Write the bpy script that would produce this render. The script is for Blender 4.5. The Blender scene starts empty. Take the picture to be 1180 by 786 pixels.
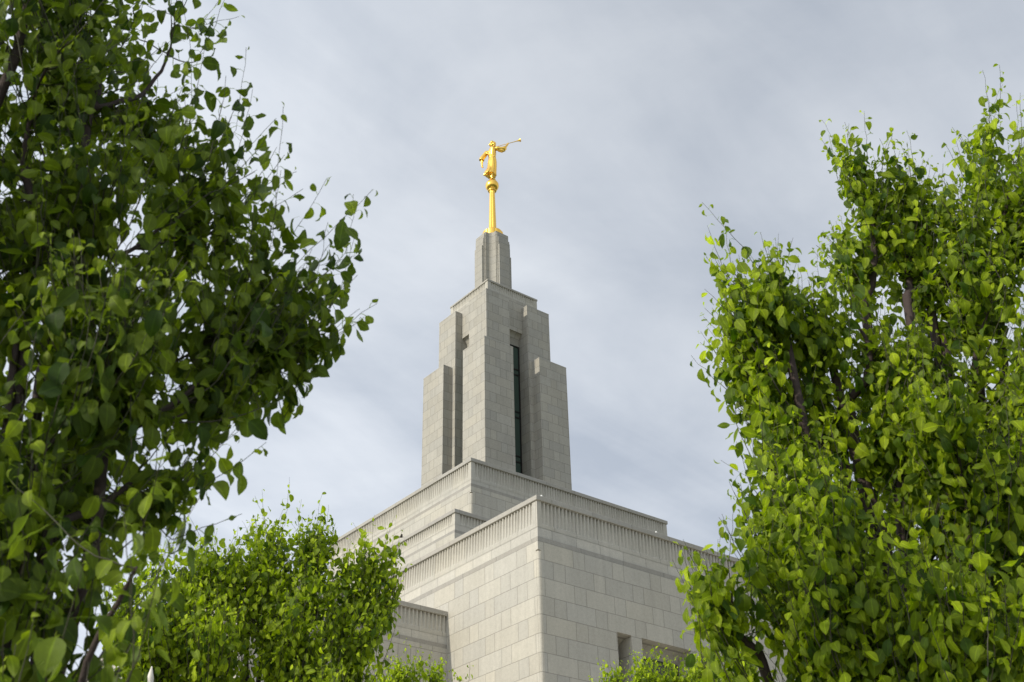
import bpy, bmesh, math, random
import numpy as np
from mathutils import Vector, Matrix

# ------------------------------------------------------------------ camera
sc = bpy.context.scene
COL = sc.collection
CAM = Vector((0, 0, 1.6))
F_PX = 1429.8                      # focal length in pixels of the 1180 px wide photograph
AX = Vector((0.9998, 0.0112, -0.0181)).normalized()
FW = Vector((0.0, 0.8510, 0.5252)).normalized()
UP = AX.cross(FW) * 1.0
AX = FW.cross(UP).normalized()
cam = bpy.data.cameras.new('camera')
cam.sensor_width = 36.0
cam.lens = F_PX / 1180 * 36.0
cam.clip_start = 0.05
cam.clip_end = 6000
cam.dof.use_dof = True
cam.dof.focus_distance = 40
cam.dof.aperture_fstop = 11
cam_ob = bpy.data.objects.new('camera', cam)
COL.objects.link(cam_ob)
M = Matrix.Identity(4)
for i in range(3):
    M[i][0], M[i][1], M[i][2], M[i][3] = AX[i], UP[i], -FW[i], CAM[i]
cam_ob.matrix_world = M
sc.camera = cam_ob

# ------------------------------------------------------------------ exposure
sc.view_settings.view_transform = 'Standard'
sc.view_settings.look = 'None'
sc.view_settings.exposure = 0.0
sc.view_settings.gamma = 1.0
sc.render.film_transparent = False

# ------------------------------------------------------------------ world: Nishita sky seen through a high cloud sheet
SUN_AZ, SUN_EL = math.radians(235.0), math.radians(26.5)
world = bpy.data.worlds.new('World')
sc.world = world
world.use_nodes = True
nt = world.node_tree
nt.nodes.clear()
def N(tree, kind, **kw):
    n = tree.nodes.new(kind)
    for k, v in kw.items():
        if k == 'inp':
            for a, b in v.items():
                n.inputs[a].default_value = b
        else:
            setattr(n, k, v)
    return n
W = nt.links.new
out = N(nt, 'ShaderNodeOutputWorld')
bg = N(nt, 'ShaderNodeBackground', inp={'Strength': 0.1})
sky = N(nt, 'ShaderNodeTexSky', sky_type='NISHITA', sun_disc=False, sun_elevation=SUN_EL, sun_rotation=SUN_AZ,
        altitude=1400, air_density=1.0, dust_density=1.5, ozone_density=1.0)
tc = N(nt, 'ShaderNodeTexCoord')
# project the view direction on a flat cloud deck (x/z, y/z)
sep = N(nt, 'ShaderNodeSeparateXYZ'); W(tc.outputs['Generated'], sep.inputs[0])
zpos = N(nt, 'ShaderNodeMath', operation='MAXIMUM', inp={1: 0.0}); W(sep.outputs['Z'], zpos.inputs[0])
zmax = N(nt, 'ShaderNodeMath', operation='ADD', inp={1: 0.10}); W(zpos.outputs[0], zmax.inputs[0])
dx = N(nt, 'ShaderNodeMath', operation='DIVIDE'); W(sep.outputs['X'], dx.inputs[0]); W(zmax.outputs[0], dx.inputs[1])
dy = N(nt, 'ShaderNodeMath', operation='DIVIDE'); W(sep.outputs['Y'], dy.inputs[0]); W(zmax.outputs[0], dy.inputs[1])
cmb = N(nt, 'ShaderNodeCombineXYZ'); W(dx.outputs[0], cmb.inputs['X']); W(dy.outputs[0], cmb.inputs['Y'])
rt = N(nt, 'ShaderNodeMapping'); rt.inputs['Rotation'].default_value = (0, 0, math.radians(-52)); W(cmb.outputs[0], rt.inputs['Vector'])
mp = N(nt, 'ShaderNodeMapping'); mp.inputs['Scale'].default_value = (0.8, 2.4, 1); mp.inputs['Location'].default_value = (0.35, 0.2, 0)
W(rt.outputs[0], mp.inputs['Vector'])
n1 = N(nt, 'ShaderNodeTexNoise', inp={'Scale': 1.5, 'Detail': 6, 'Roughness': 0.52, 'Distortion': 0.5}); W(mp.outputs[0], n1.inputs['Vector'])
n2 = N(nt, 'ShaderNodeTexNoise', inp={'Scale': 3.2, 'Detail': 7, 'Roughness': 0.55, 'Distortion': 0.3}); W(cmb.outputs[0], n2.inputs['Vector'])
mixn = N(nt, 'ShaderNodeMath', operation='MULTIPLY_ADD', inp={1: 0.45}); W(n2.outputs['Fac'], mixn.inputs[0])
sc1 = N(nt, 'ShaderNodeMath', operation='MULTIPLY', inp={1: 0.55}); W(n1.outputs['Fac'], sc1.inputs[0]); W(sc1.outputs[0], mixn.inputs[2])
ramp = N(nt, 'ShaderNodeValToRGB')
e = ramp.color_ramp.elements
e[0].position = 0.365; e[0].color = (4.8, 5.32, 6.15, 1)
e[1].position = 0.645; e[1].color = (7.6, 8.0, 8.55, 1)
W(mixn.outputs[0], ramp.inputs['Fac'])
# thinner, brighter cloud towards the horizon
el = N(nt, 'ShaderNodeMapRange', inp={1: 0.28, 2: 0.72, 3: 1.13, 4: 0.96}); W(sep.outputs['Z'], el.inputs['Value'])
az = N(nt, 'ShaderNodeMapRange', inp={1: -0.5, 2: 0.15, 3: 1.28, 4: 1.0}); W(sep.outputs['X'], az.inputs['Value'])
# the cloud sheet's glow round the out-of-view sun is added to brighten shaded walls
dt = N(nt, 'ShaderNodeVectorMath', operation='DOT_PRODUCT'); W(tc.outputs['Generated'], dt.inputs[0])
dt.inputs[1].default_value = (math.sin(SUN_AZ) * math.cos(SUN_EL), math.cos(SUN_AZ) * math.cos(SUN_EL), math.sin(SUN_EL))
gl = N(nt, 'ShaderNodeMapRange', interpolation_type='SMOOTHERSTEP', inp={1: -0.15, 2: 1.0, 3: 1.0, 4: 1.75}); W(dt.outputs['Value'], gl.inputs['Value'])
ela = N(nt, 'ShaderNodeMath', operation='MULTIPLY'); W(el.outputs[0], ela.inputs[0]); W(gl.outputs[0], ela.inputs[1])
elaz = N(nt, 'ShaderNodeMath', operation='MULTIPLY'); W(ela.outputs[0], elaz.inputs[0]); W(az.outputs[0], elaz.inputs[1])
cl = N(nt, 'ShaderNodeVectorMath', operation='SCALE'); W(ramp.outputs['Color'], cl.inputs[0]); W(elaz.outputs[0], cl.inputs['Scale'])
mx = N(nt, 'ShaderNodeMix', data_type='RGBA', inp={0: 0.88})
W(sky.outputs['Color'], mx.inputs[6]); W(cl.outputs[0], mx.inputs[7])
W(mx.outputs[2], bg.inputs['Color']); W(bg.outputs[0], out.inputs['Surface'])

# ------------------------------------------------------------------ sun
sun = bpy.data.lights.new('sun', 'SUN')
sun.energy = 3.35
sun.angle = math.radians(0.8)
sun.color = (1.0, 0.93, 0.80)
sun_ob = bpy.data.objects.new('sun', sun)
COL.objects.link(sun_ob)
sv = Vector((math.sin(SUN_AZ) * math.cos(SUN_EL), math.cos(SUN_AZ) * math.cos(SUN_EL), math.sin(SUN_EL)))
sun_ob.rotation_euler = sv.to_track_quat('Z', 'Y').to_euler()
sun_ob.location = sv * 80

# ------------------------------------------------------------------ helpers
def tag(o, label=None, cat=None, group=None, kind=None):
    if label: o['label'] = label
    if cat: o['category'] = cat
    if group: o['group'] = group
    if kind: o['kind'] = kind
    return o
def empty(name, loc=(0, 0, 0), rz=0):
    o = bpy.data.objects.new(name, None)
    o.location = loc; o.rotation_euler = (0, 0, rz)
    o.empty_display_size = 0.3
    COL.objects.link(o)
    return o
def link(name, me, mats, parent=None):
    o = bpy.data.objects.new(name, me)
    for m in (mats if isinstance(mats, (list, tuple)) else [mats]):
        me.materials.append(m)
    COL.objects.link(o)
    if parent: o.parent = parent
    return o
def obj(name, bm, mat, parent=None, smooth=False):
    me = bpy.data.meshes.new(name)
    bm.normal_update()
    bm.to_mesh(me); bm.free()
    if smooth:
        for p in me.polygons: p.use_smooth = True
    return link(name, me, mat, parent)
def at(px, py, D):
    """World point seen at photo pixel (px, py) at horizontal distance D from the camera."""
    d = AX * ((px - 590) / F_PX) + UP * (-(py - 393) / F_PX) + FW
    return CAM + d * (D / math.hypot(d.x, d.y))
def box(bm, x0, x1, y0, y1, z0, z1, bottom=True):
    v = [bm.verts.new(p) for p in ((x0,y0,z0),(x1,y0,z0),(x1,y1,z0),(x0,y1,z0),(x0,y0,z1),(x1,y0,z1),(x1,y1,z1),(x0,y1,z1))]
    fs = [(4,5,6,7),(0,1,5,4),(1,2,6,5),(2,3,7,6),(3,0,4,7)]
    if bottom: fs.append((3,2,1,0))
    for f in fs: bm.faces.new([v[i] for i in f])
def bevel(bm, w, seg=1):
    bmesh.ops.bevel(bm, geom=bm.edges[:], offset=w, segments=seg, affect='EDGES', clamp_overlap=True)
def lathe(bm, prof, seg=24, centre=(0, 0), mod=None):
    rings = []
    for r, z in prof:
        ring = []
        for k in range(seg):
            a = 2 * math.pi * k / seg
            rr = r * (mod(a, z) if mod else 1)
            ring.append(bm.verts.new((centre[0] + rr * math.cos(a), centre[1] + rr * math.sin(a), z)))
        rings.append(ring)
    for a, b in zip(rings, rings[1:]):
        for k in range(seg):
            bm.faces.new((a[k], a[(k + 1) % seg], b[(k + 1) % seg], b[k]))
    bm.faces.new(rings[0][::-1]); bm.faces.new(rings[-1])

# ------------------------------------------------------------------ materials
def new_mat(name):
    m = bpy.data.materials.new(name); m.use_nodes = True
    t = m.node_tree; t.nodes.clear()
    o = N(t, 'ShaderNodeOutputMaterial')
    return m, t, o
def math_node(t, op, a, b=None, c=None):
    n = N(t, 'ShaderNodeMath', operation=op)
    for i, v in enumerate((a, b, c)):
        if v is None: continue
        if isinstance(v, (int, float)): n.inputs[i].default_value = v
        else: t.links.new(v, n.inputs[i])
    return n.outputs[0]
STONE = (0.405, 0.385, 0.335)
def ashlar(name, row, zoff, period, short=0.29, stagger=True, base=STONE, joint=0.0085, tone=0.13, vjoint=True, rough=0.75):
    """Granite ashlar: courses of long and short blocks with thin mortar joints, in the wall's own coordinates."""
    m, t, o = new_mat(name)
    L = t.links.new
    c = N(t, 'ShaderNodeTexCoord')
    s = N(t, 'ShaderNodeSeparateXYZ'); L(c.outputs['Object'], s.inputs[0])
    sn = N(t, 'ShaderNodeSeparateXYZ'); L(c.outputs['Normal'], sn.inputs[0])
    nx = math_node(t, 'GREATER_THAN', math_node(t, 'ABSOLUTE', sn.outputs['X']), 0.6)
    dxy = math_node(t, 'SUBTRACT', s.outputs['Y'], s.outputs['X'])
    h = math_node(t, 'MULTIPLY_ADD', dxy, nx, s.outputs['X'])
    zr = math_node(t, 'DIVIDE', math_node(t, 'SUBTRACT', s.outputs['Z'], zoff), row)
    r = math_node(t, 'FLOOR', zr); fz = math_node(t, 'SUBTRACT', zr, r)
    dz = math_node(t, 'MULTIPLY', math_node(t, 'MINIMUM', fz, math_node(t, 'SUBTRACT', 1.0, fz)), row)
    hs = math_node(t, 'DIVIDE', h, period)
    if stagger:
        hs = math_node(t, 'ADD', hs, math_node(t, 'MULTIPLY', math_node(t, 'FLOORED_MODULO', r, 2.0), 0.5))
    cell = math_node(t, 'FLOOR', hs); fh = math_node(t, 'SUBTRACT', hs, cell)
    d1 = math_node(t, 'MINIMUM', fh, math_node(t, 'SUBTRACT', 1.0, fh))
    cid = cell
    if short:
        d2 = math_node(t, 'ABSOLUTE', math_node(t, 'SUBTRACT', fh, 1 - short))
        d1 = math_node(t, 'MINIMUM', d1, d2)
        cid = math_node(t, 'MULTIPLY_ADD', math_node(t, 'GREATER_THAN', fh, 1 - short), 0.5, cell)
    dh = math_node(t, 'MULTIPLY', d1, period)
    d = math_node(t, 'MINIMUM', dz, dh) if vjoint else dz
    mr = N(t, 'ShaderNodeMapRange', interpolation_type='SMOOTHSTEP', inp={1: joint * 0.6, 2: joint * 1.9, 3: 1.0, 4: 0.0}); L(d, mr.inputs['Value'])
    cv = N(t, 'ShaderNodeCombineXYZ'); L(cid, cv.inputs[0]); L(r, cv.inputs[1]); L(nx, cv.inputs[2])
    wn = N(t, 'ShaderNodeTexWhiteNoise', noise_dimensions='3D'); L(cv.outputs[0], wn.inputs['Vector'])
    sp = N(t, 'ShaderNodeTexNoise', inp={'Scale': 38.0, 'Detail': 3, 'Roughness': 0.7}); L(c.outputs['Object'], sp.inputs['Vector'])
    st = N(t, 'ShaderNodeTexNoise', inp={'Scale': 0.55, 'Detail': 5, 'Roughness': 0.6}); L(c.outputs['Object'], st.inputs['Vector'])
    mpv = N(t, 'ShaderNodeMapping'); mpv.inputs['Scale'].default_value = (3.0, 3.0, 0.25); L(c.outputs['Object'], mpv.inputs['Vector'])
    sk = N(t, 'ShaderNodeTexNoise', inp={'Scale': 1.6, 'Detail': 4, 'Roughness': 0.6}); L(mpv.outputs[0], sk.inputs['Vector'])
    f = math_node(t, 'MULTIPLY_ADD', wn.outputs['Value'], tone, 1.0 - tone * 0.5)
    f = math_node(t, 'MULTIPLY', f, math_node(t, 'MULTIPLY_ADD', sp.outputs['Fac'], 0.6, 0.70))
    sq = N(t, 'ShaderNodeTexNoise', inp={'Scale': 9.0, 'Detail': 4, 'Roughness': 0.65}); L(c.outputs['Object'], sq.inputs['Vector'])
    f = math_node(t, 'MULTIPLY', f, math_node(t, 'MULTIPLY_ADD', sq.outputs['Fac'], 0.3, 0.85))
    f = math_node(t, 'MULTIPLY', f, math_node(t, 'MULTIPLY_ADD', st.outputs['Fac'], 0.22, 0.89))
    f = math_node(t, 'MULTIPLY', f, math_node(t, 'MULTIPLY_ADD', sk.outputs['Fac'], 0.26, 0.87))
    f = math_node(t, 'MULTIPLY', f, math_node(t, 'MULTIPLY_ADD', mr.outputs[0], -0.36, 1.0))
    hue = N(t, 'ShaderNodeMix', data_type='RGBA'); L(wn.outputs['Color'], hue.inputs[0])
    hue.inputs[6].default_value = (base[0], base[1], base[2], 1); hue.inputs[7].default_value = (base[0] * 1.01, base[1] * 0.985, base[2] * 0.93, 1)
    cs = N(t, 'ShaderNodeVectorMath', operation='SCALE'); L(hue.outputs[2], cs.inputs[0]); L(f, cs.inputs['Scale'])
    b = N(t, 'ShaderNodeBsdfPrincipled', inp={'Roughness': rough}); L(cs.outputs[0], b.inputs['Base Color'])
    hgt = math_node(t, 'MULTIPLY_ADD', mr.outputs[0], -1.0, math_node(t, 'MULTIPLY', sp.outputs['Fac'], 0.25))
    bp = N(t, 'ShaderNodeBump', inp={'Strength': 0.5, 'Distance': 0.012}); L(hgt, bp.inputs['Height']); L(bp.outputs[0], b.inputs['Normal'])
    L(b.outputs[0], o.inputs['Surface'])
    return m
ROW = 0.608
M_wall = ashlar('granite_ashlar', ROW, 17.12 - 40 * ROW, 1.735)
M_tower = ashlar('tower_ashlar', 0.556, 37.0 - 60 * 0.556, 1.42, joint=0.0095, base=(0.335, 0.317, 0.275))
M_frieze = ashlar('frieze_stone', 50.0, -7.0, 0.96, short=0, stagger=False, tone=0.08)
M_band = ashlar('band_stone', 50.0, -7.0, 1.05, short=0, stagger=False, base=(0.43, 0.41, 0.362), tone=0.16)
M_string = ashlar('string_course_stone', 50.0, -7.0, 1.9, short=0, stagger=False, base=(0.295, 0.28, 0.248), tone=0.08)
M_coping = ashlar('coping_stone', 50.0, -7.0, 1.8, short=0, stagger=False, base=(0.33, 0.314, 0.28), tone=0.08)
M_spire = ashlar('spire_stone', 0.5, 40.0, 9.0, vjoint=False, short=0, stagger=False, base=(0.315, 0.299, 0.261), tone=0.06)

def simple(name, col, rough=0.5, metal=0.0, noise=0.0, scale=8.0, bump=0.0, spec=0.5):
    m, t, o = new_mat(name); L = t.links.new
    b = N(t, 'ShaderNodeBsdfPrincipled', inp={'Roughness': rough, 'Metallic': metal, 'Base Color': (*col, 1), 'Specular IOR Level': spec})
    c = N(t, 'ShaderNodeTexCoord')
    n = N(t, 'ShaderNodeTexNoise', inp={'Scale': scale, 'Detail': 5, 'Roughness': 0.6}); L(c.outputs['Object'], n.inputs['Vector'])
    if noise:
        f = math_node(t, 'MULTIPLY_ADD', n.outputs['Fac'], noise * 2, 1 - noise)
        cs = N(t, 'ShaderNodeVectorMath', operation='SCALE'); cs.inputs[0].default_value = col; L(f, cs.inputs['Scale']); L(cs.outputs[0], b.inputs['Base Color'])
        rr = math_node(t, 'MULTIPLY_ADD', n.outputs['Fac'], noise * 0.6, rough - noise * 0.3); L(rr, b.inputs['Roughness'])
    if bump:
        bp = N(t, 'ShaderNodeBump', inp={'Strength': bump, 'Distance': 0.02}); L(n.outputs['Fac'], bp.inputs['Height']); L(bp.outputs[0], b.inputs['Normal'])
    L(b.outputs[0], o.inputs['Surface'])
    return m
M_gold = simple('gold_leaf', (0.98, 0.60, 0.115), 0.24, 1.0, 0.12, 7.0, 0.25)
M_glass = simple('dark_green_glass', (0.05, 0.078, 0.062), 0.08, 0.0, 0.1, 1.0)
M_frame = simple('dark_bronze_frame', (0.03, 0.028, 0.025), 0.4, 0.5)
M_blind = simple('shaded_window_panel', (0.055, 0.05, 0.046), 0.35, 0.0, 0.1, 2.0)
M_bark = simple('bark', (0.046, 0.03, 0.025), 0.85, 0.0, 0.35, 30.0, 0.6)
M_twig = simple('young_twig', (0.045, 0.042, 0.018), 0.6, 0.0, 0.25, 40.0)
M_lamp = simple('white_enamel', (0.75, 0.74, 0.70), 0.35)
M_bird = simple('dark_feathers', (0.035, 0.03, 0.028), 0.7, 0.0, 0.3, 30)
M_post = simple('pale_weathered_paint', (0.62, 0.58, 0.50), 0.5, 0.0, 0.12, 12.0)

def leaf_mat(name, c_old, c_new, trans):
    m, t, o = new_mat(name); L = t.links.new
    a = N(t, 'ShaderNodeAttribute', attribute_name='tint')
    g = N(t, 'ShaderNodeNewGeometry')
    v = N(t, 'ShaderNodeAttribute', attribute_name='vein')
    mix = N(t, 'ShaderNodeMix', data_type='RGBA'); L(a.outputs['Fac'], mix.inputs[0])
    mix.inputs[6].default_value = (*c_old, 1); mix.inputs[7].default_value = (*c_new, 1)
    under = N(t, 'ShaderNodeMix', data_type='RGBA'); L(math_node(t, 'MULTIPLY', g.outputs['Backfacing'], 0.4), under.inputs[0])
    L(mix.outputs[2], under.inputs[6]); under.inputs[7].default_value = (0.15, 0.205, 0.05, 1)
    c = N(t, 'ShaderNodeTexCoord')
    n = N(t, 'ShaderNodeTexNoise', inp={'Scale': 60.0, 'Detail': 2}); L(c.outputs['Object'], n.inputs['Vector'])
    al = N(t, 'ShaderNodeAttribute', attribute_name='along')
    rib = N(t, 'ShaderNodeMapRange', interpolation_type='SMOOTHSTEP', inp={1: 0.86, 2: 0.98, 3: 0.0, 4: 0.55}); L(v.outputs['Fac'], rib.inputs['Value'])
    ph = math_node(t, 'MULTIPLY', math_node(t, 'MULTIPLY_ADD', v.outputs['Fac'], 0.24, al.outputs['Fac']), 50.0)
    lat = math_node(t, 'POWER', math_node(t, 'ABSOLUTE', math_node(t, 'SINE', ph)), 6.0)
    sp = N(t, 'ShaderNodeTexNoise', inp={'Scale': 16.0, 'Detail': 3, 'Roughness': 0.7}); L(c.outputs['Object'], sp.inputs['Vector'])
    f = math_node(t, 'MULTIPLY', math_node(t, 'MULTIPLY_ADD', n.outputs['Fac'], 0.5, 0.75), math_node(t, 'ADD', rib.outputs[0], math_node(t, 'MULTIPLY_ADD', lat, -0.16, 1.04)))
    f = math_node(t, 'MULTIPLY', f, math_node(t, 'MULTIPLY_ADD', sp.outputs['Fac'], 0.7, 0.65))
    cs = N(t, 'ShaderNodeVectorMath', operation='SCALE'); L(under.outputs[2], cs.inputs[0]); L(f, cs.inputs['Scale'])
    b = N(t, 'ShaderNodeBsdfPrincipled', inp={'Roughness': 0.5, 'Specular IOR Level': 0.28}); L(cs.outputs[0], b.inputs['Base Color'])
    bp = N(t, 'ShaderNodeBump', inp={'Strength': 0.35, 'Distance': 0.004}); L(math_node(t, 'ADD', lat, n.outputs['Fac']), bp.inputs['Height']); L(bp.outputs[0], b.inputs['Normal'])
    tr = N(t, 'ShaderNodeBsdfTranslucent')
    ct = N(t, 'ShaderNodeMix', data_type='RGBA', blend_type='MULTIPLY', inp={0: 1.0}); L(cs.outputs[0], ct.inputs[6]); ct.inputs[7].default_value = (1.35, 1.5, 0.25, 1)
    L(ct.outputs[2], tr.inputs['Color'])
    ms = N(t, 'ShaderNodeMixShader', inp={0: trans}); L(b.outputs[0], ms.inputs[1]); L(tr.outputs[0], ms.inputs[2])
    L(ms.outputs[0], o.inputs['Surface'])
    return m
M_leaf = leaf_mat('glossy_leaf', (0.050, 0.098, 0.004), (0.46, 0.565, 0.013), 0.45)
M_leaf_shaded = leaf_mat('shaded_leaf', (0.038, 0.074, 0.006), (0.27, 0.345, 0.018), 0.40)  # darker copy of the leaf colours, holding the close tree's shade

# ------------------------------------------------------------------ ground
def ground_material():
    m, t, o = new_mat('lawn'); L = t.links.new
    c = N(t, 'ShaderNodeTexCoord')
    n = N(t, 'ShaderNodeTexNoise', inp={'Scale': 0.6, 'Detail': 8, 'Roughness': 0.7}); L(c.outputs['Object'], n.inputs['Vector'])
    n2 = N(t, 'ShaderNodeTexNoise', inp={'Scale': 45.0, 'Detail': 3}); L(c.outputs['Object'], n2.inputs['Vector'])
    mx = N(t, 'ShaderNodeMix', data_type='RGBA'); L(math_node(t, 'MULTIPLY_ADD', n2.outputs['Fac'], 0.7, math_node(t, 'MULTIPLY', n.outputs['Fac'], 0.3)), mx.inputs[0])
    mx.inputs[6].default_value = (0.05, 0.07, 0.022, 1); mx.inputs[7].default_value = (0.11, 0.14, 0.05, 1)
    b = N(t, 'ShaderNodeBsdfPrincipled', inp={'Roughness': 0.9}); L(mx.outputs[2], b.inputs['Base Color'])
    bp = N(t, 'ShaderNodeBump', inp={'Strength': 0.8, 'Distance': 0.04}); L(n2.outputs['Fac'], bp.inputs['Height']); L(bp.outputs[0], b.inputs['Normal'])
    L(b.outputs[0], o.inputs['Surface'])
    return m
bm = bmesh.new()
R = 3000
bm.faces.new([bm.verts.new(p) for p in ((-R, -R, 0), (R, -R, 0), (R, R, 0), (-R, R, 0))])
tag(obj('ground', bm, ground_material()), kind='structure')

YAW = math.radians(38.6845)
AXIS = (37.19, 48.1)
uW = Vector((math.cos(YAW), math.sin(YAW), 0)); vW = Vector((-math.sin(YAW), math.cos(YAW), 0))
T_ORG = uW * AXIS[0] + vW * AXIS[1]
def to_local(P):
    d = P - T_ORG
    return Vector((d.dot(uW), d.dot(vW), d.z))

# plaza paving and a path, in the temple's own directions
M_pave = ashlar('plaza_paving', 50, -7, 1.2, short=0, stagger=False, base=(0.60, 0.555, 0.48))
bm = bmesh.new()
bm.faces.new([bm.verts.new(p) for p in ((-44, -44.5, 0.004), (44, -44.5, 0.004), (44, 44, 0.004), (-44, 44, 0.004))])
pl = tag(obj('pavement', bm, M_pave), kind='structure'); pl.location = T_ORG; pl.rotation_euler = (0, 0, YAW)
bm = bmesh.new()
bm.faces.new([bm.verts.new(p) for p in ((-1.6, -30, 0.008), (1.6, -30, 0.008), (1.6, 12, 0.008), (-1.6, 12, 0.008))])
pt = tag(obj('path', bm, simple('concrete', (0.42, 0.40, 0.37), 0.85, 0, 0.15, 3.0)), kind='structure'); pt.location = (0.4, 1, 0)

# ------------------------------------------------------------------ temple
temple = empty('temple', T_ORG, YAW)
tag(temple, 'pale granite temple rising in stepped blocks to a tall central tower', 'temple')
def ring_points(hx, hy, pitch, depth, margin=0.16):
    """Plan outline of a fluted wall: list of (x, y, nx, ny, dfac)"""
    pts = []
    sides = [((-hx, -hy), (hx, -hy), (0, -1)), ((hx, -hy), (hx, hy), (1, 0)), ((hx, hy), (-hx, hy), (0, 1)), ((-hx, hy), (-hx, -hy), (-1, 0))]
    for (ax, ay), (bx, by), n in sides:
        ln = math.hypot(bx - ax, by - ay); tx, ty = (bx - ax) / ln, (by - ay) / ln
        pts.append((ax, ay, 0, 0, 0.0))
        k = int((ln - 2 * margin) / pitch); m0 = (ln - k * pitch) / 2
        for i in range(k):
            s0 = m0 + i * pitch
            for fs, fd in ((0.14, 0.0), (0.24, 0.62), (0.38, 0.95), (0.62, 0.95), (0.76, 0.62), (0.86, 0.0)):
                s = s0 + fs * pitch
                pts.append((ax + tx * s, ay + ty * s, -n[0], -n[1], fd))
    return pts
def fluted(bm, hx, hy, z0, z1, pitch, d_top, d_bot, sill):
    pts = ring_points(hx, hy, pitch, d_top)
    rows = [(z0, 0.0), (z0 + sill, 0.0), (z0 + sill + 0.05, d_bot), (z1, d_top)]
    R_ = [[bm.verts.new((x + nx * f * d, y + ny * f * d, z)) for x, y, nx, ny, f in pts] for z, d in rows]
    n = len(pts)
    for a, b in zip(R_, R_[1:]):
        for k in range(n):
            bm.faces.new((a[k], a[(k + 1) % n], b[(k + 1) % n], b[k]))
def cornice(parent, hx, hy, ztop, cop, fr, band, string, pitch=0.16, d_top=0.085, over=0.055, proud=0.05, sill=0.14):
    """Coping, fluted frieze, plain band and string course round one block. Returns the z where the wall below begins."""
    bm = bmesh.new()
    box(bm, -hx - over, hx + over, -hy - over, hy + over, ztop - cop, ztop)
    bevel(bm, 0.012)
    obj('coping', bm, M_coping, parent)
    bm = bmesh.new()
    fluted(bm, hx, hy, ztop - cop - fr, ztop - cop, pitch, d_top, 0.03, sill)
    obj('frieze', bm, M_frieze, parent)
    z = ztop - cop - fr
    bm = bmesh.new(); box(bm, -hx + .012, hx - .012, -hy + .012, hy - .012, z - 0.018, z + 0.01, False)
    if band:
        box(bm, -hx, hx, -hy, hy, z - band, z - 0.016, False)
        z -= band
        obj('frieze_band', bm, M_band, parent)
        bm = bmesh.new(); box(bm, -hx - proud * .6, hx + proud * .6, -hy - proud * .6, hy + proud * .6, z - string, z, False)
        obj('string_course', bm, M_string, parent)
        z -= string
    else:
        bm.free()
    return z
def wall_face(bm, P, h0, h1, z0, z1, holes):
    """Wall face with rectangular holes. P(h, d, z): h along, d depth inwards."""
    hs = sorted({h0, h1, *[v for o in holes for v in o[:2]]}); zs = sorted({z0, z1, *[v for o in holes for v in o[2:4]]})
    for a, b in zip(hs, hs[1:]):
        for c, d in zip(zs, zs[1:]):
            mh, mz = (a + b) / 2, (c + d) / 2
            if any(o[0] < mh < o[1] and o[2] < mz < o[3] for o in holes): continue
            bm.faces.new([bm.verts.new(P(*q)) for q in ((a, 0, c), (b, 0, c), (b, 0, d), (a, 0, d))])
def recess(bm, P, o, depth, drop, n=7):
    """Window recess with flat jambs and a quarter-round soffit that comes down to the pane."""
    h0, h1, z0, z1 = o
    prof = [(depth * math.sin(k / n * math.pi / 2), z1 - drop * (1 - math.cos(k / n * math.pi / 2))) for k in range(n + 1)]
    # a short flat soffit first
    prof = [(0, z1)] + [(0.06 + d * (depth - 0.06) / depth, z) for d, z in prof]
    for (d0, a), (d1, b) in zip(prof, prof[1:]):
        bm.faces.new([bm.verts.new(P(*q)) for q in ((h0, d0, a), (h1, d0, a), (h1, d1, b), (h0, d1, b))])
    for h in (h0, h1):
        q = [bm.verts.new(P(h, d, z)) for d, z in prof] + [bm.verts.new(P(h, depth, z0)), bm.verts.new(P(h, 0, z0))]
        bm.faces.new(q if h == h0 else q[::-1])
    bm.faces.new([bm.verts.new(P(*q)) for q in ((h0, 0, z0), (h1, 0, z0), (h1, depth, z0), (h0, depth, z0))])
    return prof[-1][1]
def side(hx, hy, i):
    """Coordinate mapper for wall i of a rectangular block: 0 front (-y), 1 (+x), 2 back (+y), 3 left (-x)."""
    return [lambda h, d, z: (h, -hy + d, z), lambda h, d, z: (hx - d, h, z), lambda h, d, z: (-h, hy - d, z), lambda h, d, z: (-hx + d, -h, z)][i]
def pane(parent, P, o, depth, ztop, bars, mat, fr=0.05, name='window'):
    """Window: frame with mullions as one mesh, and its pane as a sub-part."""
    h0, h1, z0, _ = o
    bm = bmesh.new()
    def bar(a, b, c, d, dd):
        q = [P(a, depth - dd, c), P(b, depth - dd, c), P(b, depth - dd, d), P(a, depth - dd, d), P(a, depth, c), P(b, depth, c), P(b, depth, d), P(a, depth, d)]
        v = [bm.verts.new(p) for p in q]
        for f in ((0,1,2,3),(4,5,1,0),(5,6,2,1),(6,7,3,2),(7,4,0,3)): bm.faces.new([v[i] for i in f])
    bar(h0, h0 + fr, z0, ztop, 0.06); bar(h1 - fr, h1, z0, ztop, 0.06)
    for zb in bars: bar(h0 + fr, h1 - fr, zb, zb + fr, 0.045)
    bar(h0 + fr, h1 - fr, ztop - fr, ztop, 0.055)
    w = obj(name, bm, M_frame, parent)
    bm = bmesh.new()
    bm.faces.new([bm.verts.new(P(*q)) for q in ((h0, depth - 0.012, z0), (h1, depth - 0.012, z0), (h1, depth - 0.012, ztop), (h0, depth - 0.012, ztop))])
    return w, bm

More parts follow.
